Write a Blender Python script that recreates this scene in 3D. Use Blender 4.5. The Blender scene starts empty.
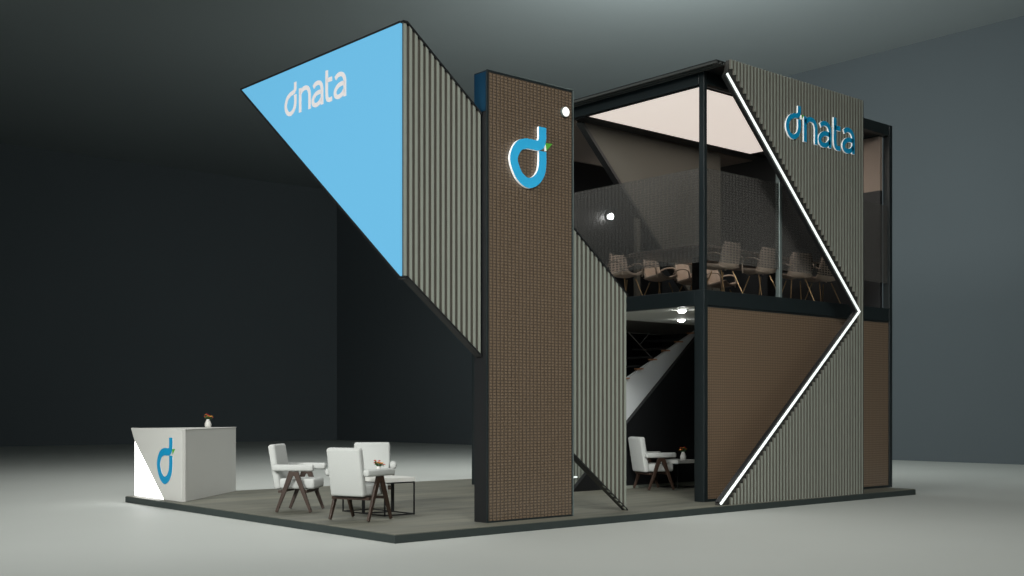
import bpy, bmesh, math, random
from mathutils import Vector, Matrix
random.seed(7)
SC = bpy.context.scene
COL = SC.collection
PI = math.pi

# ------------------------------------------------------------------ camera
cam_d = bpy.data.cameras.new('camera')
cam = bpy.data.objects.new('camera', cam_d); COL.objects.link(cam)
cam.location = (-7.649, -10.736, 1.5)
cam.rotation_euler = (math.radians(90), 0, math.radians(48.84 - 90))
cam_d.sensor_width = 36
cam_d.lens = 1174 / 1024 * 36
cam_d.shift_y = (409.5 - 288) / 1024
cam_d.clip_end = 200
SC.camera = cam

# ------------------------------------------------------------------ world, exposure
SC.view_settings.view_transform = 'Standard'
SC.view_settings.look = 'None'
SC.view_settings.gamma = 1
SC.view_settings.exposure = 0
SC.view_settings.use_curve_mapping = False
w = bpy.data.worlds.new('world'); SC.world = w; w.use_nodes = True
w.node_tree.nodes['Background'].inputs[0].default_value = (.02, .025, .03, 1)
w.node_tree.nodes['Background'].inputs[1].default_value = .3

# ------------------------------------------------------------------ hall lamps and added fill lamps
def area(name, loc, target, size, power, color=(1, 1, 1), spread=180, sy=None):
    d = bpy.data.lights.new(name, 'AREA'); d.energy = power; d.color = color
    d.shape = 'RECTANGLE'; d.size = size; d.size_y = sy or size; d.spread = math.radians(spread)
    o = bpy.data.objects.new(name, d); COL.objects.link(o); o.location = loc
    o.rotation_euler = (Vector(target) - Vector(loc)).to_track_quat('-Z', 'Y').to_euler()
    return o
def spot(name, loc, target, power, ang, blend=1, color=(1, 1, 1), r=.05):
    d = bpy.data.lights.new(name, 'SPOT'); d.energy = power; d.color = color
    d.spot_size = math.radians(ang); d.spot_blend = blend; d.shadow_soft_size = r
    o = bpy.data.objects.new(name, d); COL.objects.link(o); o.location = loc
    o.rotation_euler = (Vector(target) - Vector(loc)).to_track_quat('-Z', 'Y').to_euler()
    return o
area('hall_overhead_light', (7, 8, 12.0), (7, 8, 0), 12, 780, (1, 1, .97), 125)
area('hall_side_light', (-16, -2, 9.5), (2.0, 4, 1.5), 4, 450, (1, .99, .95), 62)
area('hall_front_light', (-5, -14, 11.5), (5, 0, 2.6), 5, 540, (1, .99, .95), 66)
area('added_wall_wash_fill', (0, -21, 11.6), (0, -30, 6.5), 34, 1400, (1, .98, .95), 80, 1.5)  # added unseen lamp, brightens the front wall for tile reflections and fill
area('added_uplight_fill', (10.5, 6, 8.6), (23, 11, 8.2), 2.5, 900, (.95, 1, .97), 180)  # added lamp hanging unseen, lifts the ceiling and right wall

# ------------------------------------------------------------------ materials
def nt(name):
    m = bpy.data.materials.new(name); m.use_nodes = True
    return m, m.node_tree.nodes, m.node_tree.links, m.node_tree.nodes['Principled BSDF']
def lin(c):
    return tuple(((v / 255) / 12.92 if v / 255 <= .04045 else ((v / 255 + .055) / 1.055) ** 2.4) for v in c) + (1,)
def mat(name, c, rough=.6, metal=0, var=.06, scale=6, bump=0, spec=.5, stretch=(1, 1, 1), em=0):
    m, n, l, b = nt(name)
    b.inputs['Roughness'].default_value = rough; b.inputs['Metallic'].default_value = metal
    b.inputs['Specular IOR Level'].default_value = spec
    tc = n.new('ShaderNodeTexCoord'); mp = n.new('ShaderNodeMapping'); mp.inputs['Scale'].default_value = stretch
    nz = n.new('ShaderNodeTexNoise'); nz.inputs['Scale'].default_value = scale; nz.inputs['Detail'].default_value = 4
    l.new(tc.outputs['Object'], mp.inputs[0]); l.new(mp.outputs[0], nz.inputs['Vector'])
    mx = n.new('ShaderNodeMix'); mx.data_type = 'RGBA'
    mx.inputs[6].default_value = tuple(max(0, v * (1 - var)) for v in c[:3]) + (1,)
    mx.inputs[7].default_value = tuple(min(1, v * (1 + var)) for v in c[:3]) + (1,)
    l.new(nz.outputs[0], mx.inputs[0]); l.new(mx.outputs[2], b.inputs['Base Color'])
    if bump:
        bp = n.new('ShaderNodeBump'); bp.inputs['Strength'].default_value = bump; bp.inputs['Distance'].default_value = .01
        l.new(nz.outputs[0], bp.inputs['Height']); l.new(bp.outputs[0], b.inputs['Normal'])
    if em:
        b.inputs['Emission Color'].default_value = c; b.inputs['Emission Strength'].default_value = em
    return m
def emis(name, c, s, base=None, rough=.5):
    m, n, l, b = nt(name)
    b.inputs['Base Color'].default_value = base or c; b.inputs['Roughness'].default_value = rough
    b.inputs['Emission Color'].default_value = c; b.inputs['Emission Strength'].default_value = s
    return m
M = {}
M['floor'] = mat('polished_concrete', (.46, .485, .46, 1), .6, 0, .05, .35, spec=.3)
M['hallwall'] = mat('hall_wall_paint', (.092, .113, .125, 1), .85, 0, .06, .2)
M['bouncewall'] = mat('pale_light_bounce_wall', (.6, .6, .58, 1), .9, 0, .03, .2)  # unseen front wall made pale so it reflects the added wash
M['hallceil'] = mat('hall_ceiling_paint', (.29, .33, .34, 1), .9, 0, .06, .15)
M['black'] = mat('black_panel', (.006, .007, .008, 1), .5)
M['frame'] = mat('dark_powder_coated_steel', (.008, .0135, .015, 1), .45, .0, .1, 3)
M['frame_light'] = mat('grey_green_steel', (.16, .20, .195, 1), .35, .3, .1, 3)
M['edge'] = mat('dark_platform_edge', (.022, .032, .031, 1), .5, 0, .15, 8)
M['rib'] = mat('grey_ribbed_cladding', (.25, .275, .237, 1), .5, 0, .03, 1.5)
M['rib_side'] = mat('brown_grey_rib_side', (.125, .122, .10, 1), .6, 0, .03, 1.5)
M['groove'] = mat('dark_cladding_groove', (.070, .063, .053, 1), .7, 0, .1, 4)
M['groove_dark'] = mat('black_brown_cladding_groove', (.022, .022, .019, 1), .7, 0, .1, 4)
M['rib_dark'] = mat('grey_roof_cladding', (.045, .05, .047, 1), .5, 0, .1, 4)
M['white'] = mat('white_laminate', (.62, .63, .60, 1), .4, 0, .02, 3)
M['fabric'] = mat('white_upholstery', (.45, .47, .455, 1), .85, 0, .05, 60, .25)
M['walnut'] = mat('dark_walnut', (.035, .019, .012, 1), .45, 0, .4, 12, .1, stretch=(1, 1, .15))
M['soffit'] = mat('pale_grey_soffit', (.78, .80, .76, 1), .7, 0, .03, 2)
M['stair_white'] = mat('pale_stair_panel', (.62, .66, .67, 1), .6, 0, .05, 1)
M['tread'] = mat('orange_brown_wood_tread', (.45, .22, .11, 1), .5, 0, .2, 10)
M['brown'] = mat('taupe_ceiling_panel', (.24, .19, .155, 1), .8, 0, .05, 2)
M['greyin'] = mat('grey_rear_panel', (.085, .082, .068, 1), .7, 0, .06, 1)
M['darkfloor'] = mat('dark_carpet', (.13, .12, .11, 1), .9, 0, .1, 40)
M['table'] = mat('taupe_table_top', (.20, .16, .135, 1), .4, 0, .05, 5)
M['shell'] = mat('beige_chair_shell', (.52, .42, .34, 1), .6, 0, .04, 8)
M['gold'] = mat('brushed_gold_metal', (.30, .20, .10, 1), .4, .6, .1, 12)
M['metal'] = mat('brushed_steel_rail', (.12, .12, .12, 1), .5, .3, .1, 12)
M['blue'] = mat('blue_sign_face', (.0, .28, .54, 1), .45, 0, .02, 5)
M['blue_bright'] = mat('bright_blue_sign_face', (.03, .43, .78, 1), .4, 0, .02, 5)
M['green'] = mat('green_leaf_face', (.09, .38, .04, 1), .45, 0, .02, 5)
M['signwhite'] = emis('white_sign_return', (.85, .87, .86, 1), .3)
M['textwhite'] = emis('white_lettering', (.85, .80, .80, 1), .50, (.3, .3, .3, 1))
M['lightblue'] = emis('blue_backlit_fabric', (.165, .56, .86, 1), .78, (.01, .05, .09, 1), .6)
M['led'] = emis('white_led_diffuser', (.93, 1, .98, 1), .70)
M['counterlight'] = emis('white_backlit_panel', (1, 1, 1, 1), 3.0)
M['lamp'] = emis('lit_lamp_glass', (1, 1, .97, 1), 45)
M['disc'] = emis('pale_lamp_disc', (1, 1, .97, 1), .6)
M['ceil_light'] = emis('warm_backlit_ceiling', (.77, .68, .61, 1), .93, (.6, .6, .6, 1))
M['blue_reflection'] = mat('painted_blue_reflection', (.001, .02, .045, 1), .35, 0, .1, 3)
M['vase'] = mat('white_ceramic', (.6, .6, .57, 1), .3, 0, .02, 10)
M['red'] = mat('red_petals', (.45, .03, .02, 1), .7, 0, .3, 30)
M['yellow'] = mat('yellow_orange_petals', (.55, .28, .03, 1), .7, 0, .3, 30)
M['leafgreen'] = mat('dark_green_leaves', (.03, .08, .02, 1), .7, 0, .3, 30)

def deck_mat():
    m, n, l, b = nt('grey_wood_look_deck')
    tc = n.new('ShaderNodeTexCoord'); mp = n.new('ShaderNodeMapping')
    mp.inputs['Rotation'].default_value = (0, 0, math.radians(42)); mp.inputs['Scale'].default_value = (.35, 3.2, 1)
    nz = n.new('ShaderNodeTexNoise'); nz.inputs['Scale'].default_value = 1.6; nz.inputs['Detail'].default_value = 6
    l.new(tc.outputs['Object'], mp.inputs[0]); l.new(mp.outputs[0], nz.inputs['Vector'])
    r = n.new('ShaderNodeValToRGB'); l.new(nz.outputs[0], r.inputs[0])
    r.color_ramp.elements[0].position = .3; r.color_ramp.elements[0].color = (.10, .105, .088, 1)
    r.color_ramp.elements[1].position = .7; r.color_ramp.elements[1].color = (.18, .178, .138, 1)
    l.new(r.outputs[0], b.inputs['Base Color']); b.inputs['Roughness'].default_value = .55
    return m
M['deck'] = deck_mat()

def fr(n, l, src, period, off=0):
    """triangle-less saw 0..1 of a coordinate"""
    d = n.new('ShaderNodeMath'); d.operation = 'DIVIDE'; l.new(src, d.inputs[0]); d.inputs[1].default_value = period
    f = n.new('ShaderNodeMath'); f.operation = 'FRACT'; l.new(d.outputs[0], f.inputs[0])
    s = n.new('ShaderNodeMath'); s.operation = 'SUBTRACT'; l.new(f.outputs[0], s.inputs[0]); s.inputs[1].default_value = .5
    a = n.new('ShaderNodeMath'); a.operation = 'ABSOLUTE'; l.new(s.outputs[0], a.inputs[0])
    return a.outputs[0]
def mth(n, l, op, a, b=None, c=None):
    x = n.new('ShaderNodeMath'); x.operation = op
    for i, v in enumerate((a, b, c)):
        if v is None: continue
        if isinstance(v, (int, float)): x.inputs[i].default_value = v
        else: l.new(v, x.inputs[i])
    return x.outputs[0]
def grid_mat(name, px, pz, c1, c2, rough, depth=.012, metal=0):
    """woven brown tiles: a lattice of small domes with dark joints"""
    m, n, l, b = nt(name)
    g = n.new('ShaderNodeNewGeometry'); s = n.new('ShaderNodeSeparateXYZ'); l.new(g.outputs['Position'], s.inputs[0])
    h = mth(n, l, 'ADD', s.outputs[0], s.outputs[1])
    u = fr(n, l, h, px); v = fr(n, l, s.outputs[2], pz)
    mu = mth(n, l, 'SMOOTH_MAX', u, v, .12)
    mr = n.new('ShaderNodeMapRange'); mr.inputs[1].default_value = .22; mr.inputs[2].default_value = .5
    l.new(mu, mr.inputs[0])
    mx = n.new('ShaderNodeMix'); mx.data_type = 'RGBA'; mx.inputs[6].default_value = c1; mx.inputs[7].default_value = c2
    l.new(mr.outputs[0], mx.inputs[0]); l.new(mx.outputs[2], b.inputs['Base Color'])
    bp = n.new('ShaderNodeBump'); bp.invert = True; bp.inputs['Strength'].default_value = .5; bp.inputs['Distance'].default_value = depth
    l.new(mr.outputs[0], bp.inputs['Height']); l.new(bp.outputs[0], b.inputs['Normal'])
    b.inputs['Roughness'].default_value = rough; b.inputs['Metallic'].default_value = metal
    b.inputs['Coat Weight'].default_value = .6; b.inputs['Coat Roughness'].default_value = .12
    return m
M['copper'] = grid_mat('brown_woven_tiles', .062, .038, (.155, .110, .070, 1), (.045, .030, .019, 1), .55)
M['copper2'] = grid_mat('brown_fine_mesh', .045, .04, (.19, .135, .085, 1), (.085, .057, .04, 1), .45, .006)

def glass_mat(name, fac, tint=(1, 1, 1, 1)):
    m, n, l, b = nt(name); n.remove(b)
    t = n.new('ShaderNodeBsdfTransparent'); t.inputs[0].default_value = tint
    g = n.new('ShaderNodeBsdfGlossy'); g.inputs['Roughness'].default_value = .05
    mx = n.new('ShaderNodeMixShader'); mx.inputs[0].default_value = fac
    l.new(t.outputs[0], mx.inputs[1]); l.new(g.outputs[0], mx.inputs[2])
    l.new(mx.outputs[0], n['Material Output'].inputs[0])
    return m
M['glass'] = glass_mat('clear_glass', .03)
def frit_mat():
    m, n, l, b = nt('dotted_glass_film')
    g = n.new('ShaderNodeNewGeometry'); s = n.new('ShaderNodeSeparateXYZ'); l.new(g.outputs['Position'], s.inputs[0])
    h = mth(n, l, 'ADD', s.outputs[0], s.outputs[1])
    u = fr(n, l, h, .08); v = fr(n, l, s.outputs[2], .04)
    a = mth(n, l, 'MULTIPLY', mth(n, l, 'LESS_THAN', u, .34), mth(n, l, 'LESS_THAN', v, .34))
    b.inputs['Base Color'].default_value = (.085, .083, .077, 1); b.inputs['Roughness'].default_value = .6
    l.new(mth(n, l, 'MULTIPLY_ADD', a, .33, .25), b.inputs['Alpha'])
    return m
M['frit'] = frit_mat()

# ------------------------------------------------------------------ mesh helpers
def BM(): return bmesh.new()
def box(bm, x0, x1, y0, y1, z0, z1):
    v = [bm.verts.new(p) for p in ((x0, y0, z0), (x1, y0, z0), (x1, y1, z0), (x0, y1, z0), (x0, y0, z1), (x1, y0, z1), (x1, y1, z1), (x0, y1, z1))]
    return [bm.faces.new([v[i] for i in f]) for f in ((3, 2, 1, 0), (4, 5, 6, 7), (0, 1, 5, 4), (1, 2, 6, 5), (2, 3, 7, 6), (3, 0, 4, 7))]
def prism(bm, pts, axis, a0, a1, mi=(0, 0, 0)):
    """extrude a 2-D outline. axis 'y': pts are (x,z); 'x': pts are (y,z); 'z': pts are (x,y)"""
    def P(p, a):
        return {'y': (p[0], a, p[1]), 'x': (a, p[0], p[1]), 'z': (p[0], p[1], a)}[axis]
    A = [bm.verts.new(P(p, a0)) for p in pts]; B = [bm.verts.new(P(p, a1)) for p in pts]
    n = len(pts)
    f = bm.faces.new(A); f.material_index = mi[0]
    f = bm.faces.new(B[::-1]); f.material_index = mi[1]
    for i in range(n):
        f = bm.faces.new((A[i], A[(i + 1) % n], B[(i + 1) % n], B[i])); f.material_index = mi[2]
def tube(bm, pts, r, seg=10, r1=None, cap=True):
    pts = [Vector(p) for p in pts]; rings = []
    n = len(pts)
    for i, p in enumerate(pts):
        d = (pts[min(i + 1, n - 1)] - pts[max(i - 1, 0)]).normalized()
        up = Vector((0, 0, 1)) if abs(d.z) < .95 else Vector((1, 0, 0))
        s = d.cross(up).normalized(); t = s.cross(d)
        rr = r if r1 is None else r + (r1 - r) * i / (n - 1)
        rings.append([bm.verts.new(p + (s * math.cos(2 * PI * k / seg) + t * math.sin(2 * PI * k / seg)) * rr) for k in range(seg)])
    for a, b in zip(rings, rings[1:]):
        for k in range(seg): bm.faces.new((a[k], a[(k + 1) % seg], b[(k + 1) % seg], b[k]))
    if cap: bm.faces.new(rings[0][::-1]); bm.faces.new(rings[-1])
def bar(bm, p0, p1, w, h, w1=None, h1=None, side=None):
    """rectangular bar, w across 'side', h across the third axis"""
    p0 = Vector(p0); p1 = Vector(p1); d = (p1 - p0).normalized()
    s = Vector(side) if side else d.cross(Vector((0, 0, 1)))
    if s.length < 1e-4: s = Vector((1, 0, 0))
    s = (s - d * s.dot(d)).normalized(); t = s.cross(d)
    w1 = w1 or w; h1 = h1 or h
    q = [[bm.verts.new(p + s * a * ww / 2 + t * b * hh / 2) for a, b in ((-1, -1), (1, -1), (1, 1), (-1, 1))] for p, ww, hh in ((p0, w, h), (p1, w1, h1))]
    for k in range(4): bm.faces.new((q[0][k], q[0][(k + 1) % 4], q[1][(k + 1) % 4], q[1][k]))
    bm.faces.new(q[0][::-1]); bm.faces.new(q[1])
def lathe(bm, prof, cx, cy, seg=24):
    rings = [[bm.verts.new((cx + r * math.cos(2 * PI * k / seg), cy + r * math.sin(2 * PI * k / seg), z)) for k in range(seg)] for r, z in prof]
    for a, b in zip(rings, rings[1:]):
        for k in range(seg): bm.faces.new((a[k], a[(k + 1) % seg], b[(k + 1) % seg], b[k]))
    bm.faces.new(rings[0][::-1]); bm.faces.new(rings[-1])
def ball(bm, c, r, sub=1, s=(1, 1, 1)):
    mtx = Matrix.Translation(c) @ Matrix.Diagonal((s[0], s[1], s[2], 1))
    bmesh.ops.create_icosphere(bm, subdivisions=sub, radius=r, matrix=mtx)
def obj(name, bm, mats, parent=None, bevel=0, smooth=False, seg=2, loc=None):
    """one mesh object; geometry is given in world coordinates for parts of unrotated things"""
    if parent is not None and not parent.get('_local'):
        q = parent; off = Vector((0, 0, 0))
        while q is not None: off += q.location; q = q.parent
        bm.transform(Matrix.Translation(-off))
    bmesh.ops.recalc_face_normals(bm, faces=bm.faces)
    me = bpy.data.meshes.new(name); bm.to_mesh(me); bm.free()
    for m in (mats if isinstance(mats, (list, tuple)) else [mats]): me.materials.append(M[m])
    if smooth:
        for p in me.polygons: p.use_smooth = True
    o = bpy.data.objects.new(name, me); COL.objects.link(o)
    if parent is not None: o.parent = parent
    if bevel:
        b = o.modifiers.new('bevel', 'BEVEL'); b.width = bevel; b.segments = seg; b.limit_method = 'ANGLE'; b.angle_limit = math.radians(35)
    return o
def thing(name, label, cat, loc=(0, 0, 0), rotz=0, group=None, local=False):
    o = bpy.data.objects.new(name, None); COL.objects.link(o); o.location = loc; o.rotation_euler = (0, 0, rotz)
    o.empty_display_size = .1
    o['label'] = label; o['category'] = cat
    if group: o['group'] = group
    if local: o['_local'] = 1
    return o
def tag(o, label, cat, group=None, kind=None):
    o['label'] = label; o['category'] = cat
    if group: o['group'] = group
    if kind: o['kind'] = kind
    return o
def dup(root, loc, rotz, label, group=None):
    r = root.copy(); COL.objects.link(r); r.location = loc; r.rotation_euler = (0, 0, rotz); r['label'] = label
    if group: r['group'] = group
    for ch in list(root.children):
        c = ch.copy(); COL.objects.link(c); c.parent = r
        for g in list(ch.children):
            d = g.copy(); COL.objects.link(d); d.parent = c
    return r
def rbox(name, x0, x1, y0, y1, z0, z1, m, parent, bev=.02, smooth=True, seg=3):
    bm = BM(); box(bm, x0, x1, y0, y1, z0, z1)
    return obj(name, bm, m, parent, bev, smooth, seg)
def struct(name, bm, m):
    o = obj(name, bm, m); o['kind'] = 'structure'; return o

# ------------------------------------------------------------------ the hall
for nm, b, m in (('floor', (-26, 23.8, -30, 38.3, -.2, 0), 'floor'), ('ceiling', (-26, 23.8, -30, 38.3, 12.2, 12.4), 'hallceil'),
                 ('wall_back', (-26.2, 24.2, 38.3, 38.5, -.2, 12.4), 'hallwall'), ('wall_right', (23.8, 24.0, -30, 38.3, -.2, 12.4), 'hallwall'),
                 ('wall_left', (-26.2, -26, -30, 38.3, -.2, 12.4), 'hallwall'), ('wall_front', (-26.2, 24.2, -30.2, -30, -.2, 12.4), 'bouncewall')):
    bm = BM(); box(bm, *b); struct(nm, bm, m)

# ------------------------------------------------------------------ platform
T = .1            # top of the platform
pf = thing('exhibition_platform', 'low dark-edged platform with a grey wood-look deck carrying the whole stand', 'platform', (5.65, 3.8, 0))
bm = BM(); prism(bm, [(0, 0), (11.31, .15), (11.31, 7.68), (.14, 7.68)], 'z', 0, .092); obj('edge_band', bm, 'edge', pf, .004)
bm = BM(); prism(bm, [(.012, .012), (11.298, .162), (11.298, 7.668), (.152, 7.668)], 'z', .092, T); obj('deck', bm, 'deck', pf)

# ------------------------------------------------------------------ lettering
def crom(pts, k=8):
    P = [Vector(p) for p in pts]
    if len(P) < 3: return P
    out = []
    Q = [P[0] * 2 - P[1]] + P + [P[-1] * 2 - P[-2]]
    for i in range(1, len(Q) - 2):
        a, b, c, d = Q[i - 1:i + 3]
        for j in range(k):
            t = j / k
            out.append(.5 * ((2 * b) + (c - a) * t + (2 * a - 5 * b + 4 * c - d) * t * t + (3 * b - a - 3 * c + d) * t ** 3))
    out.append(P[-1]); return out
def ribbon(pts, w, smooth=True):
    P = crom(pts) if smooth else [Vector(p) for p in pts]
    L, R = [], []
    for i, p in enumerate(P):
        d = (P[min(i + 1, len(P) - 1)] - P[max(i - 1, 0)]); d.normalize(); nn = Vector((-d.y, d.x))
        L.append(p + nn * w / 2); R.append(p - nn * w / 2)
    return L, R
def letter_bm(bm, strokes, w, plane, o, s, face, back):
    """strokes in letter units -> solid strokes on a wall plane. plane 'y' faces -Y, 'x' faces -X.
    material 0 = front face, 1 = sides"""
    def P(p, a):
        u = o[0] + p.x * s * (1 if plane == 'y' else -1); z = o[1] + p.y * s
        return (u, a, z) if plane == 'y' else (a, u, z)
    for st in strokes:
        sm = not (st[0] == 'line'); pts = st[1:] if st[0] == 'line' else st
        if st[0] == 'poly':
            pp = [Vector(p) for p in st[1:]]
            A = [bm.verts.new(P(p, face)) for p in pp]; B = [bm.verts.new(P(p, back)) for p in pp]
            bm.faces.new(A); f = bm.faces.new(B[::-1]); f.material_index = 1
            for i in range(len(pp)):
                f = bm.faces.new((A[i], A[(i + 1) % len(pp)], B[(i + 1) % len(pp)], B[i])); f.material_index = 1
            continue
        L, R = ribbon(pts, w, sm)
        fl = [bm.verts.new(P(p, face)) for p in L]; frr = [bm.verts.new(P(p, face)) for p in R]
        bl = [bm.verts.new(P(p, back)) for p in L]; br = [bm.verts.new(P(p, back)) for p in R]
        n = len(L)
        for i in range(n - 1):
            bm.faces.new((fl[i], fl[i + 1], frr[i + 1], frr[i]))
            for q in ((fl[i], fl[i + 1], bl[i + 1], bl[i]), (frr[i], frr[i + 1], br[i + 1], br[i]), (bl[i], bl[i + 1], br[i + 1], br[i])):
                f = bm.faces.new(q); f.material_index = 1
        for e in (0, n - 1):
            f = bm.faces.new((fl[e], frr[e], br[e], bl[e])); f.material_index = 1
# letter shapes, unit = x-height
EMB = [[(.715, .995), (.715, .90), (.712, .80), (.68, .715), (.60, .680), (.48, .680), (.34, .672), (.185, .60), (.09, .40), (.17, .19), (.28, .085), (.415, .045), (.57, .105), (.68, .24), (.715, .40), (.715, .60)]]
LEAF = [['poly', (.775, .745), (.935, .755), (.80, .62)]]
def W(pts): return [((x - 7.24) / .385, (z - 5.665) / .385) for x, z in pts]
LET = {
    'd': [W([(7.60, 6.18), (7.60, 6.09), (7.585, 6.045), (7.54, 6.022), (7.448, 6.005), (7.345, 5.95), (7.292, 5.83), (7.345, 5.72), (7.448, 5.683), (7.55, 5.73), (7.60, 5.83), (7.60, 5.975)])],
    'n': [['line'] + W([(7.755, 5.65), (7.755, 6.045)]), W([(7.755, 5.95), (7.82, 6.00), (7.90, 6.02), (7.99, 6.0), (8.04, 5.92), (8.046, 5.83), (8.046, 5.65)])],
    'a': [W([(8.165, 5.975), (8.23, 6.012), (8.31, 6.02), (8.385, 5.99), (8.42, 5.92), (8.424, 5.83), (8.424, 5.65)]), W([(8.424, 5.855), (8.34, 5.865), (8.24, 5.85), (8.165, 5.80), (8.145, 5.74), (8.18, 5.69), (8.26, 5.675), (8.35, 5.70), (8.424, 5.76)])],
    't': [W([(8.562, 6.16), (8.562, 5.95), (8.562, 5.80), (8.58, 5.71), (8.635, 5.68), (8.715, 5.685)]), ['line'] + W([(8.562, 6.0), (8.715, 6.0)])],
    'A': [W([(8.815, 5.975), (8.88, 6.012), (8.96, 6.02), (9.035, 5.99), (9.08, 5.92), (9.084, 5.83), (9.084, 5.65)]), W([(9.084, 5.855), (9.0, 5.865), (8.90, 5.85), (8.825, 5.80), (8.805, 5.74), (8.84, 5.69), (8.92, 5.675), (9.01, 5.70), (9.084, 5.76)])],
}
def wordmark(name, label, plane, o, s, face, back, mats, leaf, w=.2):
    loc = (o[0] + .9 * (s / .385), face, o[1]) if plane == 'y' else (face, o[0] - .9 * (s / .385), o[1])
    t = thing(name, label, 'sign', loc)
    for k in 'dnatA':
        bm = BM(); letter_bm(bm, LET[k], w, plane, o, s, face, back); obj('letter', bm, mats, t)
    if leaf:
        bm = BM(); letter_bm(bm, [['poly'] + W([(7.645, 6.05), (7.725, 6.055), (7.66, 5.985)])], w, plane, o, s, face - .003, back)
        q = obj('leaf', bm, ['green', mats[1]], t); q['label'] = 'small green leaf beside the first letter'
    return t
def emblem(name, label, plane, o, s, face, back, mats):
    t = thing(name, label, 'emblem', (o[0] + .3, face, o[1]) if plane == 'y' else (face, o[0] - .3, o[1]))
    bm = BM(); letter_bm(bm, EMB, .165, plane, o, s, face, back); obj('letter_stroke', bm, mats, t)
    bm = BM(); letter_bm(bm, LEAF, .165, plane, o, s, face, back); obj('leaf', bm, ['green', mats[1]], t)
    return t

# ------------------------------------------------------------------ pillar
pl = thing('display_pillar', 'tall slab pillar faced with brown woven tiles in a thin black frame', 'pillar', (2.38, .48, T))
PX0, PX1, PY0, PY1, PZ = 1.645, 3.115, .36, .61, 5.69
bm = BM(); box(bm, PX0, PX1, PY0 + .02, PY1, T, PZ); obj('core', bm, 'black', pl)
bm = BM(); box(bm, PX0 + .022, PX1 - .022, PY0 + .005, PY0 + .0195, T + .022, PZ - .022); obj('tiled_face', bm, 'copper', pl)
bm = BM()
for b in ((PX0 - .002, PX0 + .022, PY0, PY0 + .0195, T, PZ + .004), (PX1 - .022, PX1 + .002, PY0, PY0 + .0195, T, PZ + .004)): box(bm, *b)
box(bm, PX0 + .022, PX1 - .022, PY0, PY0 + .0195, PZ - .022, PZ + .004); box(bm, PX0 + .022, PX1 - .022, PY0, PY0 + .0195, T, T + .022)
obj('frame', bm, 'frame', pl)
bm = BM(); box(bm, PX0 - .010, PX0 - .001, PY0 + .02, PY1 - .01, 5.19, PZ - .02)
q = obj('side_panel', bm, 'blue_reflection', pl); q['label'] = 'deep blue painted reflection at the top of the pillar side'  # blue reflection of the light box, put in as colour
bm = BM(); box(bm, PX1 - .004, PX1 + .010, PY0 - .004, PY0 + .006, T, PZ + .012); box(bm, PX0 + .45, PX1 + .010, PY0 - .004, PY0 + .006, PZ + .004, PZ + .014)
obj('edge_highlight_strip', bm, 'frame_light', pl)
emblem('round_letter_emblem', 'large blue letter emblem with a green leaf on the brown pillar', 'y', (1.977, 4.335), .782, .32, .355, ['blue_bright', 'signwhite'])
pd = thing('pillar_spotlight', 'small round lit lamp near the top right corner of the brown pillar', 'lamp', (2.95, .33, 5.38))
bm = BM(); bmesh.ops.create_cone(bm, cap_ends=True, segments=28, radius1=.066, radius2=.066, depth=.03, matrix=Matrix.Translation((2.95, .339, 5.38)) @ Matrix.Rotation(PI / 2, 4, 'X'))
obj('housing', bm, 'frame_light', pd)
bm = BM(); bmesh.ops.create_cone(bm, cap_ends=True, segments=28, radius1=.06, radius2=.06, depth=.01, matrix=Matrix.Translation((2.95, .321, 5.38)) @ Matrix.Rotation(PI / 2, 4, 'X'))
obj('lens', bm, 'disc', pd)

# ------------------------------------------------------------------ diagonal ribbed fin (two panels, one each side of the pillar)
def ttop(x): return 6.045 - .787 * max(0, x - .50)
def tbot(x): return max(3.055 - .791 * max(0, x - .505), T + .005)
def fin(name, label, x0, x1, y0, y1, extra=None):
    t = thing(name, label, 'wall panel', ((x0 + x1) / 2, (y0 + y1) / 2, tbot(x1)))
    bm = BM(); n = 12
    xs = sorted(set([x0] + [x for x in (.5, .505) if x0 < x < x1] + [x1]))
    pts = [(x, ttop(x)) for x in xs] + [(x, tbot(x)) for x in xs[::-1]]
    prism(bm, pts, 'y', y0 + .03, y1); obj('backing_panel', bm, 'groove', t)
    bm = BM(); p = .0805; x = x0 + .01
    while x + .045 < x1 + .005:
        a, b = x, x + .046; i = .004
        # trapezoid section rib, ends cut on the slant
        P = {}
        for k, (xx, yy) in enumerate(((a, y0 + .031), (a + i, y0), (b - i, y0), (b, y0 + .031))):
            P[k] = (bm.verts.new((xx, yy, tbot(xx) + .002)), bm.verts.new((xx, yy, ttop(xx) - .001)))
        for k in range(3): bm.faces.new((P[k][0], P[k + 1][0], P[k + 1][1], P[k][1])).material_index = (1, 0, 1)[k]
        bm.faces.new([P[k][1] for k in range(4)]); bm.faces.new([P[k][0] for k in (3, 2, 1, 0)])
        x += p
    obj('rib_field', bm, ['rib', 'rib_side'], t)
    bm = BM()
    for f, s in ((ttop, 1), (tbot, -1)):
        for a, b in zip(xs, xs[1:]):
            if b - a < .02: continue
            bm2 = [(a, f(a)), (b, f(b)), (b, f(b) + .014 * s), (a, f(a) + .014 * s)]
            if s < 0: bm2 = [(a, f(a) + .014), (b, f(b) + .014), (b, max(T + .002, f(b) - .018)), (a, f(a) - .018)]
            prism(bm, bm2, 'y', y0 - .004, y1 + .004)
        for a, b in zip(xs, xs[1:]):
            if b - a < .02 or s < 0: continue
            lo, hi = (-.016, .014) if s > 0 else (-.018, .012)
            prism(bm, [(a, max(T + .002, f(a) + lo)), (b, max(T + .002, f(b) + lo)), (b, f(b) + hi), (a, f(a) + hi)], 'y', y0 - .010, y0 - .002)
        obj('edge_trim', bm, 'black', t); bm = BM()
    bm.free()
    return t
fin('diagonal_ribbed_fin', 'grey ribbed slanting panel between the blue light box and the pillar', .435, 1.63, .45, .56)
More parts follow.
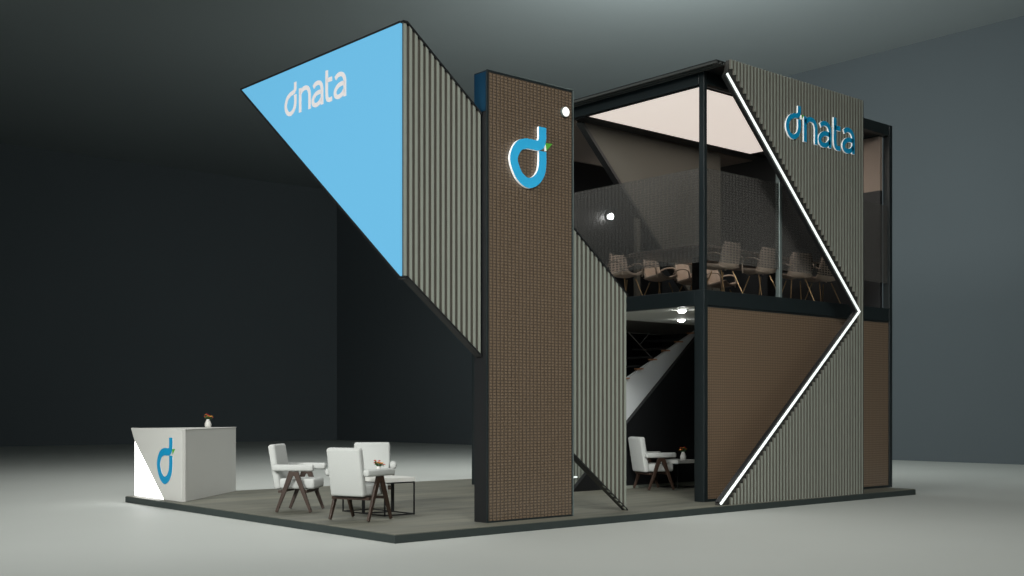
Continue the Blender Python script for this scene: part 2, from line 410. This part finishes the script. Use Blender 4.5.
fin('diagonal_ribbed_fin', 'grey ribbed slanting panel right of the pillar, its tip on the platform', 3.13, 4.26, .45, .56)

# blue light box
lb = thing('blue_light_box', 'glowing light blue triangular light box cantilevered high at the left', 'light box', (.43, .45, 3.05))
tri = [(.46, 6.02), (4.28, 6.02), (.46, 3.06)]
bm = BM(); prism(bm, tri, 'x', .40, .43); obj('lit_face', bm, 'lightblue', lb)
bm = BM()
def edgebar(bm, A, B, x0, x1, wd):
    d = Vector(B) - Vector(A); d.normalize(); nn = Vector((-d.y, d.x))
    prism(bm, [tuple(Vector(A) + nn * wd), tuple(Vector(B) + nn * wd), tuple(Vector(B) - nn * wd), tuple(Vector(A) - nn * wd)], 'x', x0, x1)
edgebar(bm, (.46, 6.032), (4.315, 6.032), .395, .434, .012); edgebar(bm, (.46, 3.045), (4.30, 6.022), .395, .434, .014)
obj('black_trim', bm, 'black', lb)
wordmark('wordmark_lettering', 'white lettering on the glowing blue triangular light box', 'x', (3.10, 5.41), .385 * .80, .392, .399, ['textwhite', 'textwhite'], False, .18)

# ------------------------------------------------------------------ two storey pavilion
WY = .13          # front plane of the chevron wall
X0, X1, Y0, Y1, YB = 6.2, 11.47, .70, 6.25, 3.6
Z1b, Z1t, ZRb, ZRt = 3.085, 3.315, 6.43, 6.62
fr_ = thing('steel_frame', 'dark steel frame of posts and beams of the two-storey pavilion', 'frame', (8.8, 3.4, T))
def post(x0, x1, y0, y1, z0, z1, m='frame'):
    bm = BM(); box(bm, x0, x1, y0, y1, z0, z1); return obj('post', bm, m, fr_, .006)
post(X0, X0 + .09, Y0, Y0 + .19, T, Z1t); post(X0, X0 + .07, Y0, Y0 + .10, Z1t, ZRt); post(X1 - .10, X1, Y0, Y0 + .13, T, ZRt)
post(X0, X0 + .12, Y1 - .12, Y1, T, ZRt); post(X1 - .10, X1, Y1 - .12, Y1, T, ZRt)
q = post(8.12, 8.19, Y0 + .02, Y0 + .10, Z1t, ZRb, 'frame_light'); q['label'] = 'slim grey-green mullion post'
def beam(*b, m='frame', nm='beam'):
    bm = BM(); box(bm, *b); return obj(nm, bm, m, fr_, .005)
beam(X0 + .09, X1 - .10, Y0 + .005, Y0 + .12, ZRb, ZRt); beam(X0 + .005, X0 + .05, Y0 + .11, Y1 - .12, ZRb, ZRt)
beam(X0 + .12, X1 - .1, Y1 - .11, Y1 - .01, ZRb, ZRt); beam(X1 - .11, X1 - .01, Y0 + .13, Y1 - .12, ZRb, ZRt)
beam(X0 + .09, X1 - .10, Y0 + .003, Y0 + .12, Z1b, Z1t); beam(X0 + .003, X0 + .12, Y0 + .19, Y1 - .12, Z1b, Z1t)
beam(X0 + .12, X1 - .1, Y1 - .11, Y1 - .01, Z1b, Z1t); beam(X1 - .11, X1 - .01, Y0 + .13, Y1 - .12, Z1b, Z1t)

sl = thing('upper_floor', 'upper storey floor slab with a pale soffit over the lounge', 'floor slab', (8.8, 3.4, Z1b))
bm = BM(); box(bm, X0 + .125, X1 - .115, Y0 + .125, Y1 - .115, Z1b + .015, Z1t - .01); obj('slab', bm, 'darkfloor', sl)
bm = BM(); box(bm, X0 + .125, X1 - .115, Y0 + .125, YB, Z1b, Z1b + .014); q = obj('soffit', bm, 'soffit', sl); q['label'] = 'pale grey soffit'

rf = thing('roof', 'flat roof with dark ribbed overhang and taupe rear ceiling', 'roof', (8.8, 3.4, ZRb))
bm = BM(); box(bm, X0 + .055, X1 - .115, Y0 + .125, Y1 - .115, ZRb + .04, ZRt - .01); obj('roof_slab', bm, 'black', rf)
bm = BM(); box(bm, X0 + .13, X1 - .12, YB + .12, Y1 - .12, ZRb + .02, ZRb + .038); q = obj('rear_ceiling', bm, 'brown', rf); q['label'] = 'taupe ceiling panel over the rear bay'
bm = BM(); box(bm, X0 + .06, X1 - .12, 3.30, 3.56, ZRb - .02, ZRb + .04); obj('ceiling_beam', bm, 'black', rf)
bm = BM(); box(bm, 5.93, 9.6, WY + .12, 5.2, ZRt + .002, ZRt + .014); obj('overhang_backing', bm, 'black', rf)
bm = BM()
for k in range(3):
    x = 5.932 + k * .085; box(bm, x, x + .045, WY + .12, 5.2, ZRt - .035, ZRt + .001)
obj('overhang_ribs', bm, 'rib_dark', rf, .004)

cl = thing('ceiling_light_panel', 'large warm white backlit ceiling panel over the meeting table', 'ceiling light', (8.4, 2, ZRb))
bm = BM(); box(bm, 6.27, 10.66, .86, 3.25, ZRb - .012, ZRb + .004); obj('lit_diffuser', bm, 'ceil_light', cl)
bm = BM()
for b in ((6.26, 10.67, .85, .86, ZRb - .02, ZRb + .01), (6.26, 10.67, 3.25, 3.262, ZRb - .02, ZRb + .01), (6.26, 6.27, .86, 3.25, ZRb - .02, ZRb + .01), (10.66, 10.672, .86, 3.25, ZRb - .02, ZRb + .01)): box(bm, *b)
obj('rim', bm, 'black', cl)
area('ceiling_panel_light', (8.5, 2.05, ZRb - .03), (8.5, 2.05, 0), 4.2, 34, (1, .9, .8), 180, 2.2)

# chevron ribbed wall in front
cw = thing('chevron_ribbed_wall', 'tall grey ribbed facade wall with a white-lit notched left edge', 'wall panel', (8.2, .06, T))
XR, XA, XT, XB = 9.677, 9.49, 6.029, 5.882
ZT, ZA, ZTl, ZBl = 6.647, 3.127, 6.429, T + .035
def zu(x): return ZTl - (x - XT) * (ZTl - ZA) / (XA - XT)
def zl(x): return ZBl + (x - XB) * (ZA - ZBl) / (XA - XB)
bm = BM()
prism(bm, [(XT + .10, ZT), (XR, ZT), (XR, ZA), (XA, ZA), (XT + .01, ZTl - .01), (XT + .05, ZTl + .03)], 'y', WY + .032, WY + .10)
prism(bm, [(XA, ZA), (XR, ZA), (XR, T), (XB, T), (XB, ZBl)], 'y', WY + .032, WY + .10)
obj('backing_panel', bm, 'groove_dark', cw)
bm = BM(); p = .0802; x = XB + .08
def rib(bm, a, b, z0, z1, y0=WY + .002, y1=WY + .033, i=.004):
    V = [[bm.verts.new((xx, yy, z)) for xx, yy in ((a, y1), (a + i, y0), (b - i, y0), (b, y1))] for z in (z0, z1)]
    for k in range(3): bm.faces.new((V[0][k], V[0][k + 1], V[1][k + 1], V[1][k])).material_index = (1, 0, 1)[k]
    bm.faces.new(V[0][::-1]); bm.faces.new(V[1])
while x + .04 < XR + .01:
    a, b = x, x + .046
    if a > XA - .03:
        rib(bm, a, b, T, ZT)
    else:
        if a > XT + .08: rib(bm, a, b, zu(a) + .17, ZT)
        z = zl(a) - .13
        if z > T + .05: rib(bm, a, b, T, z)
    x += p
obj('rib_field', bm, ['rib', 'rib_side'], cw)
# LED profile along the notch
def path_strip(bm, pts, wd, y0, y1):
    n = len(pts)
    L, R = [], []
    for i, q in enumerate(pts):
        q = Vector(q)
        d0 = (Vector(pts[i]) - Vector(pts[i - 1])).normalized() if i else (Vector(pts[1]) - Vector(pts[0])).normalized()
        d1 = (Vector(pts[i + 1]) - Vector(pts[i])).normalized() if i < n - 1 else d0
        m = (d0 + d1).normalized(); nn = Vector((-m.y, m.x)); k = 1 / max(.3, nn.dot(Vector((-d0.y, d0.x))))
        L.append(q + nn * wd[0] * k); R.append(q + nn * wd[1] * k)
    A = [[bm.verts.new((p.x, y, p.y)) for p in S] for S in (L, R) for y in (y0, y1)]
    for i in range(n - 1):
        for f in ((A[0][i], A[0][i + 1], A[2][i + 1], A[2][i]), (A[1][i], A[1][i + 1], A[3][i + 1], A[3][i]), (A[0][i], A[0][i + 1], A[1][i + 1], A[1][i]), (A[2][i], A[2][i + 1], A[3][i + 1], A[3][i])):
            bm.faces.new(f)
    for e in (0, n - 1): bm.faces.new((A[0][e], A[1][e], A[3][e], A[2][e]))
PTS = [(XT, ZTl - .02), (XA, ZA), (XB, ZBl)]
bm = BM(); path_strip(bm, PTS, (.004, .032), WY - .004, WY + .02)
q = obj('led_strip', bm, 'led', cw); q['label'] = 'glowing white LED strip'
bm = BM(); path_strip(bm, PTS, (-.025, .003), WY + .03, WY + .09); path_strip(bm, PTS, (-.03, .05), WY + .021, WY + .05); obj('edge_reveal', bm, 'black', cw)

wordmark('wordmark_lettering', 'blue raised lettering with white returns high on the ribbed facade wall', 'y', (7.42, 5.715), .3897, WY - .025, WY, ['blue', 'signwhite'], True, .195)

# brown mesh wall at ground level, end wall, rear walls
bw = thing('brown_mesh_wall', 'brown fine-mesh wall on the ground floor behind the lit chevron', 'wall panel', (8.8, Y0 + .03, T))
bm = BM(); box(bm, X0 + .095, X1 - .105, Y0 + .02, Y0 + .06, T + .04, Z1b - .03); obj('mesh_face', bm, 'copper2', bw)
bm = BM(); box(bm, X0 + .095, X1 - .105, Y0 + .01, Y0 + .08, T, T + .038); box(bm, X0 + .095, X1 - .105, Y0 + .022, Y0 + .08, Z1b - .028, Z1b - .002); obj('rail', bm, 'frame', bw)
ew = thing('end_wall', 'dark end wall closing the right side of the pavilion, taupe above', 'wall panel', (11.3, 3.4, T))
bm = BM(); box(bm, 11.27, 11.35, Y0 + .13, Y1 - .13, T, Z1b - .002); box(bm, 11.27, 11.35, Y0 + .13, Y1 - .13, Z1t, 5.45); obj('dark_panel', bm, 'black', ew)
bm = BM(); box(bm, 11.27, 11.35, Y0 + .13, 1.35, 5.45, ZRb - .005); obj('taupe_panel', bm, 'brown', ew)
bm = BM(); box(bm, 11.27, 11.35, 1.35, Y1 - .13, 5.45, ZRb - .005); obj('dark_panel', bm, 'black', ew)
rw = thing('rear_wall', 'black rear wall behind the staircase and upper room', 'wall panel', (8.8, 6.1, T))
bm = BM(); box(bm, X0 + .13, 11.26, Y1 - .22, Y1 - .14, T, Z1b); obj('lower_panel', bm, 'black', rw)
bm = BM(); box(bm, X0 + .13, 11.26, Y1 - .22, Y1 - .14, Z1t, ZRb); obj('upper_panel', bm, 'black', rw)
rc = thing('rear_chevron_wall', 'notched partition behind the meeting room and lounge, grey above and black below', 'wall panel', (9, YB + .05, T))
bm = BM(); prism(bm, [(6.50, ZRb - .03), (9.62, Z1t), (10.2, Z1t), (10.2, ZRb - .03)], 'y', YB, YB + .08); obj('upper_panel', bm, 'greyin', rc)
bm = BM(); prism(bm, [(6.24, T + .001), (9.76, Z1b - .002), (10.2, Z1b - .002), (10.2, T + .001)], 'y', YB, YB + .08); obj('lower_panel', bm, 'black', rc)
bm = BM(); box(bm, 7.3, 10.2, YB - .02, YB - .001, T, T + .05); obj('skirting', bm, 'rib', rc)
bm = BM()
for A, B in (((6.43, ZRb - .03), (9.55, Z1t)),):
    d = (Vector(B) - Vector(A)).normalized(); nn = Vector((-d.y, d.x))
    prism(bm, [tuple(Vector(A) - nn * .0), tuple(Vector(B) - nn * .0), tuple(Vector(B) + nn * .055), tuple(Vector(A) + nn * .055)], 'y', YB - .03, YB + .10)
obj('edge_trim', bm, 'black', rc)
bm = BM(); box(bm, 7.84, 7.93, YB - .01, YB + .07, Z1t, 4.92); q = obj('stud', bm, 'greyin', rc)

# glazing with dotted film
gz = thing('side_glazing', 'clear glazing with a dotted band on the upper left facade', 'glazing', (X0 + .03, 2.3, Z1t))
bm = BM(); box(bm, X0 + .03, X0 + .042, Y0 + .11, YB + 1.6, Z1t, ZRb); obj('glass_pane', bm, 'glass', gz)
bm = BM(); box(bm, X0 + .022, X0 + .027, Y0 + .11, YB + 1.6, 3.74, 5.17); obj('dotted_film', bm, 'frit', gz)
gz = thing('front_glazing', 'clear glazing with a dotted band on the upper front facade', 'glazing', (8.8, Y0 + .03, Z1t))
for a, b in ((X0 + .09, 8.12), (8.19, X1 - .10)):
    bm = BM(); box(bm, a, b, Y0 + .05, Y0 + .062, Z1t, ZRb); obj('glass_pane', bm, 'glass', gz)
    bm = BM(); box(bm, a, b, Y0 + .042, Y0 + .047, 3.77, 5.17); obj('dotted_film', bm, 'frit', gz)

# staircase
st = thing('staircase', 'staircase with pale side panel and wood treads behind the lounge', 'staircase', (8.2, 4.2, T))
def zs(x): return 2.07 + (x - 7.83) * .487
bm = BM(); prism(bm, [(6.99, zs(6.99)), (9.88, Z1b - .002), (9.95, Z1b - .002), (9.95, 2.0), (6.99, T)], 'y', 3.80, 3.86); obj('side_panel', bm, 'stair_white', st)
for k in range(8):
    x = 7.13 + k * .365
    if zs(x) + .1 < Z1b - .02:
        bm = BM(); box(bm, x, x + .30, 3.88, 4.75, zs(x) + .02, zs(x) + .05); q = obj('tread', bm, 'black', st, .004)  # treads coloured black to stand for their unlit undersides
        bm = BM(); box(bm, x + .22, x + .32, 3.74, 3.879, zs(x + .27) + .012, zs(x + .27) + .032)
        e = obj('tread_end', bm, 'tread', st); e['label'] = 'orange-brown wooden tread end'
bm = BM(); tube(bm, [(7.94, 3.9, 2.91), (8.61, 3.9, 2.43)], .010, 8); tube(bm, [(8.26, 3.9, 2.69), (8.53, 3.9, 2.93)], .007, 8); obj('handrail', bm, 'metal', st)
sc = thing('stair_skirt_cladding', 'small ribbed cladding with a lit dash low behind the pillar', 'wall panel', (6.6, 3.88, T))
bm = BM(); prism(bm, [(6.2, T), (6.97, T), (6.97, 1.72), (6.2, 1.35)], 'y', 3.86, 3.90); obj('backing_panel', bm, 'groove', sc)
bm = BM()
for k in range(9):
    x = 6.22 + k * .08; box(bm, x, x + .045, 3.83, 3.86, T, 1.34 + (x - 6.2) * .45)
obj('rib_field', bm, 'rib', sc)
bm = BM(); box(bm, 6.42, 6.56, 3.80, 3.828, .32, .345); q = obj('lit_strip', bm, 'led', sc); q['label'] = 'short lit white strip'

# ------------------------------------------------------------------ downlights
def downlight(x, y, z, label, group, r=.065, power=5):
    t = thing('downlight', label, 'lamp', (x, y, z), 0, group)
    bm = BM(); lathe(bm, [(r + .02, z - .012), (r + .02, z - .001), (r, z - .001)], x, y, 24); obj('ring', bm, 'soffit', t)
    bm = BM(); lathe(bm, [(r * .3, z - .05), (r * .7, z - .042), (r * .95, z - .025), (r, z - .0125)], x, y, 24); obj('lens', bm, 'lamp', t)
    spot('downlight_beam', (x, y, z - .07), (x, y, 0), power, 130, .8, (1, .98, .94), .07)
downlight(6.68, 1.55, Z1b, 'round downlight in the pale soffit nearest the corner post', 'soffit downlights')
downlight(8.16, 2.83, Z1b, 'round downlight deeper in the pale soffit, near the staircase', 'soffit downlights')
ws = thing('lamp_reflection', 'small bright lamp reflection, built as a glowing ball behind the dotted glass', 'lamp', (9.60, 6.0, 5.43))  # reflected glare, put in as a lit ball by the rear wall
bm = BM(); bmesh.ops.create_cone(bm, cap_ends=True, segments=24, radius1=.07, radius2=.07, depth=.03, matrix=Matrix.Translation((9.60, 6.013, 5.43)) @ Matrix.Rotation(PI / 2, 4, 'X')); obj('housing', bm, 'frame', ws)
bm = BM(); bmesh.ops.create_uvsphere(bm, u_segments=16, v_segments=8, radius=.062, matrix=Matrix.Translation((9.60, 5.94, 5.43))); obj('lens', bm, 'lamp', ws, smooth=True)

# ------------------------------------------------------------------ lounge armchairs
def make_armchair():
    t = thing('armchair', '', 'armchair', local=True)
    o = rbox('seat', -.24, .27, -.245, .245, .32, .46, 'fabric', t, .035)
    bm = BM(); box(bm, -.05, .05, -.26, .26, 0, .615); o = obj('backrest', bm, 'fabric', t, .035, True, 3)
    o.location = (-.24, 0, .315); o.rotation_euler = (0, math.radians(-9), 0)
    for s in (-1, 1):
        bm = BM(); box(bm, -.30, .28, s * .30 - .045, s * .30 + .045, .565, .655); obj('armrest', bm, 'fabric', t, .03, True, 3)
        for fx in (-.24, .24):
            bm = BM(); bar(bm, (.0 + fx * .10, s * .30, .565), (fx, s * .30, .012), .035, .075, .03, .036, side=(0, 1, 0)); obj('leg', bm, 'walnut', t, .004)
        bm = BM(); bar(bm, (-.05, s * .30, .53), (.05, s * .30, .53), .036, .06, side=(0, 1, 0)); obj('leg_joint', bm, 'walnut', t, .004)
    bm = BM(); box(bm, -.22, -.17, -.29, .29, .27, .305); box(bm, .13, .18, -.29, .29, .27, .305); obj('cross_rail', bm, 'walnut', t, .004)
    return t
ac = make_armchair()
ac.location = (.71, 1.745, T); ac.rotation_euler = (0, 0, math.radians(19))
ac['label'] = 'white armchair on brown A-shaped legs nearest the viewer, its back turned to us'; ac['group'] = 'white lounge armchairs'
dup(ac, (.80, 3.36, T), math.radians(-48), 'white armchair on brown legs at the left of the group, facing right', 'white lounge armchairs')
dup(ac, (1.85, 3.16, T), math.radians(-125), 'white armchair facing the viewer behind the side tables', 'white lounge armchairs')
dup(ac, (7.76, 3.12, T), math.radians(-22), 'white armchair inside the ground floor lounge behind the corner post', 'white lounge armchairs')

# side tables
def make_side_table():
    t = thing('side_table', '', 'table', local=True)
    bm = BM(); box(bm, -.25, .25, -.25, .25, .44, .50); obj('table_top', bm, 'white', t, .004)
    for sx in (-1, 1):
        for sy in (-1, 1):
            bm = BM(); box(bm, sx * .238 - .008, sx * .238 + .008, sy * .238 - .008, sy * .238 + .008, 0, .44); obj('leg', bm, 'black', t)
    for z in (0, .424):
        bm = BM()
        for s in (-1, 1):
            box(bm, s * .238 - .008, s * .238 + .008, -.23, .23, z, z + .016); box(bm, -.23, .23, s * .238 - .008, s * .238 + .008, z, z + .016)
        obj('frame', bm, 'black', t)
    return t
tb = make_side_table(); tb.location = (1.45, 2.17, T)
tb['label'] = 'white-topped side table with black wire frame beside the near armchair, under the flowers'; tb['group'] = 'square side tables'
dup(tb, (1.45, 2.685, T), 0, 'white-topped side table half hidden behind the near armchair', 'square side tables')
dup(tb, (8.48, 3.22, T), 0, 'white-topped side table inside the ground floor lounge', 'square side tables')

# vases with flowers
def make_vase():
    t = thing('flower_vase', '', 'vase', local=True)
    bm = BM(); lathe(bm, [(.035, 0), (.052, .02), (.055, .07), (.04, .12), (.026, .15), (.03, .165)], 0, 0, 20); obj('vase', bm, 'vase', t, smooth=True)
    bm = BM()
    F = []
    for k in range(16):
        a = 2 * PI * k / 16 * 3; r = .03 + .045 * random.random(); z = .19 + .07 * random.random()
        F.append((r * math.cos(a), r * math.sin(a), z)); tube(bm, [(0, 0, .15), (F[-1][0] * .6, F[-1][1] * .6, .18), F[-1]], .003, 5)
        ball(bm, (F[-1][0] * .8, F[-1][1] * .8, z - .02), .018, 1, (1, 1, .4))
    obj('stems', bm, 'leafgreen', t)
    for nm, m, sel in (('red_blossoms', 'red', F[0::2]), ('yellow_blossoms', 'yellow', F[1::2])):
        bm = BM()
        for p in sel:
            for q in range(5):
                ball(bm, (p[0] + .012 * math.cos(q * 1.257), p[1] + .012 * math.sin(q * 1.257), p[2] + .004), .010, 1, (1, 1, .6))
            ball(bm, (p[0], p[1], p[2] + .008), .008, 1)
        obj(nm, bm, m, t)
    return t
vs = make_vase(); vs.location = (1.33, 2.24, T + .5); vs.scale = (1, 1, .85)
vs['label'] = 'small vase of red and yellow flowers on the side table among the armchairs'; vs['group'] = 'vases of flowers'
dup(vs, (1.33, 7.16, 1.2), .6, 'small white vase of flowers standing on the welcome counter', 'vases of flowers')
dup(vs, (8.55, 3.12, T + .5), 1.1, 'small white vase of flowers on the side table in the ground floor lounge', 'vases of flowers')

# ------------------------------------------------------------------ welcome counter
ct = thing('welcome_counter', 'white angular reception counter with a glowing triangle on its front', 'counter', (.9, 6.9, T))
CT = 1.2
bm = BM(); prism(bm, [(5.93, T), (6.56, T), (7.66, 1.0), (7.66 + .0, 1.0), (7.80, CT), (5.93, CT)], 'x', .285, .345); obj('front_panel', bm, 'white', ct, .004)
bm = BM(); prism(bm, [(6.58, T + .004), (7.655, T + .004), (7.655, .985)], 'x', .29, .344); q = obj('glowing_panel', bm, 'counterlight', ct); q['label'] = 'glowing white triangular panel'
bm = BM(); prism(bm, [(.347, 5.945), (2.055, 7.57), (.347, 7.57)], 'z', T, CT - .014); obj('body', bm, 'white', ct, .004)
bm = BM(); prism(bm, [(.347, 5.935), (2.068, 7.575), (.347, 7.575)], 'z', CT - .012, CT); obj('countertop', bm, 'white', ct, .004)
emblem('counter_emblem', 'blue letter emblem with a green leaf on the front of the white counter', 'x', (6.80, .37), .70, .278, .2845, ['blue', 'white'])

# ------------------------------------------------------------------ meeting room
F2 = Z1t - .01
mt = thing('meeting_table', 'long taupe meeting table in the upper room', 'table', (8.4, 1.85, F2))
bm = BM(); prism(bm, [(6.62, 1.0), (10.2, 1.15), (10.35, 1.4), (10.35, 2.4), (10.2, 2.62), (6.62, 2.72), (6.5, 2.5), (6.5, 1.2)], 'z', F2 + .72, F2 + .76); obj('table_top', bm, 'table', mt, .008)
for x in (7.45, 9.5):
    bm = BM(); box(bm, x - .05, x + .05, 1.75, 1.95, F2 + .02, F2 + .72); box(bm, x - .25, x + .25, 1.45, 2.25, F2, F2 + .02); obj('pedestal', bm, 'black', mt, .005)
def shell_mesh(hback, seat_d=.44, wid=.46):
    bm = BM(); prof = []
    # profile in x (forward), z ; seat front -> seat rear -> up the back
    P = [(.23, .43), (.15, .435), (.0, .42), (-.12, .415), (-.20, .45), (-.235, .52), (-.255, .62), (-.275, .74), (-.29, hback)]
    Wd = [.42, .45, .47, .47, .46, .46, .44, .40, .34]
    P = crom(P, 4); n = len(P); rows = []
    for i, p in enumerate(P):
        t = i / (n - 1) * (len(Wd) - 1); k = min(int(t), len(Wd) - 2); wd = Wd[k] + (Wd[k + 1] - Wd[k]) * (t - k)
        row = []
        side = math.sin(PI * min(1, i / (n * .75))) if i < n * .75 else 0
        for j in range(9):
            v = j / 4 - 1; lift = .07 * abs(v) ** 3
            seatness = max(0, 1 - i / (n * .5)); 
            row.append(bm.verts.new((p.x + (lift if i > n * .45 else 0) * 1.0, v * wd / 2, p.y + lift * (seatness + .3 * (1 - seatness)))))
        rows.append(row)
    for a, b in zip(rows, rows[1:]):
        for j in range(8): bm.faces.new((a[j], a[j + 1], b[j + 1], b[j]))
    return bm
def make_meeting_chair(hb, arms, nm):
    t = thing(nm, '', 'chair', local=True)
    o = obj('seat_shell', shell_mesh(hb), 'shell', t, smooth=True)
    s = o.modifiers.new('solid', 'SOLIDIFY'); s.thickness = .035; s.offset = -1
    for sx in (-1, 1):
        for sy in (-1, 1):
            bm = BM(); tube(bm, [(sx * .10, sy * .13, .39), (sx * .24 - .01, sy * .22, 0)], .011, 8, .007); obj('leg', bm, 'gold', t)
    if arms:
        for sy in (-1, 1):
            bm = BM(); tube(bm, crom([(-.22, sy * .22, .60), (-.10, sy * .265, .655), (.06, sy * .27, .655), (.14, sy * .262, .60), (.15, sy * .235, .43)], 5), .014, 8); obj('armrest', bm, 'shell', t, smooth=True)
    return t

G1 = 'meeting chairs along the front of the table'; G2 = 'meeting chairs behind the table'
mc = make_meeting_chair(.81, True, 'meeting_chair'); mc.location = (7.13, 1.10, F2); mc.rotation_euler = (0, 0, math.radians(86))
mc['label'] = 'beige shell meeting chair right beside the corner post, its back to the front glazing'; mc['group'] = G1
for x, a, lab in ((8.10, 84, 'beige shell meeting chair just left of the slim mullion, its back to the front glazing'),
                  (9.10, 62, 'beige shell meeting chair just right of the slim mullion, turned slightly'),
                  (9.85, 75, 'beige shell meeting chair furthest right, by the slanting lit edge')):
    dup(mc, (x, 1.10, F2), math.radians(a), lab, G1)
names = ('leftmost', 'second from the left', 'third from the left', 'fourth from the left')
for k, x in enumerate((6.78, 7.62, 8.46, 9.30)):
    dup(mc, (x, 2.86, F2), math.radians(-92 + 3 * k), 'beige shell chair behind the meeting table, %s, facing us' % names[k], G2)
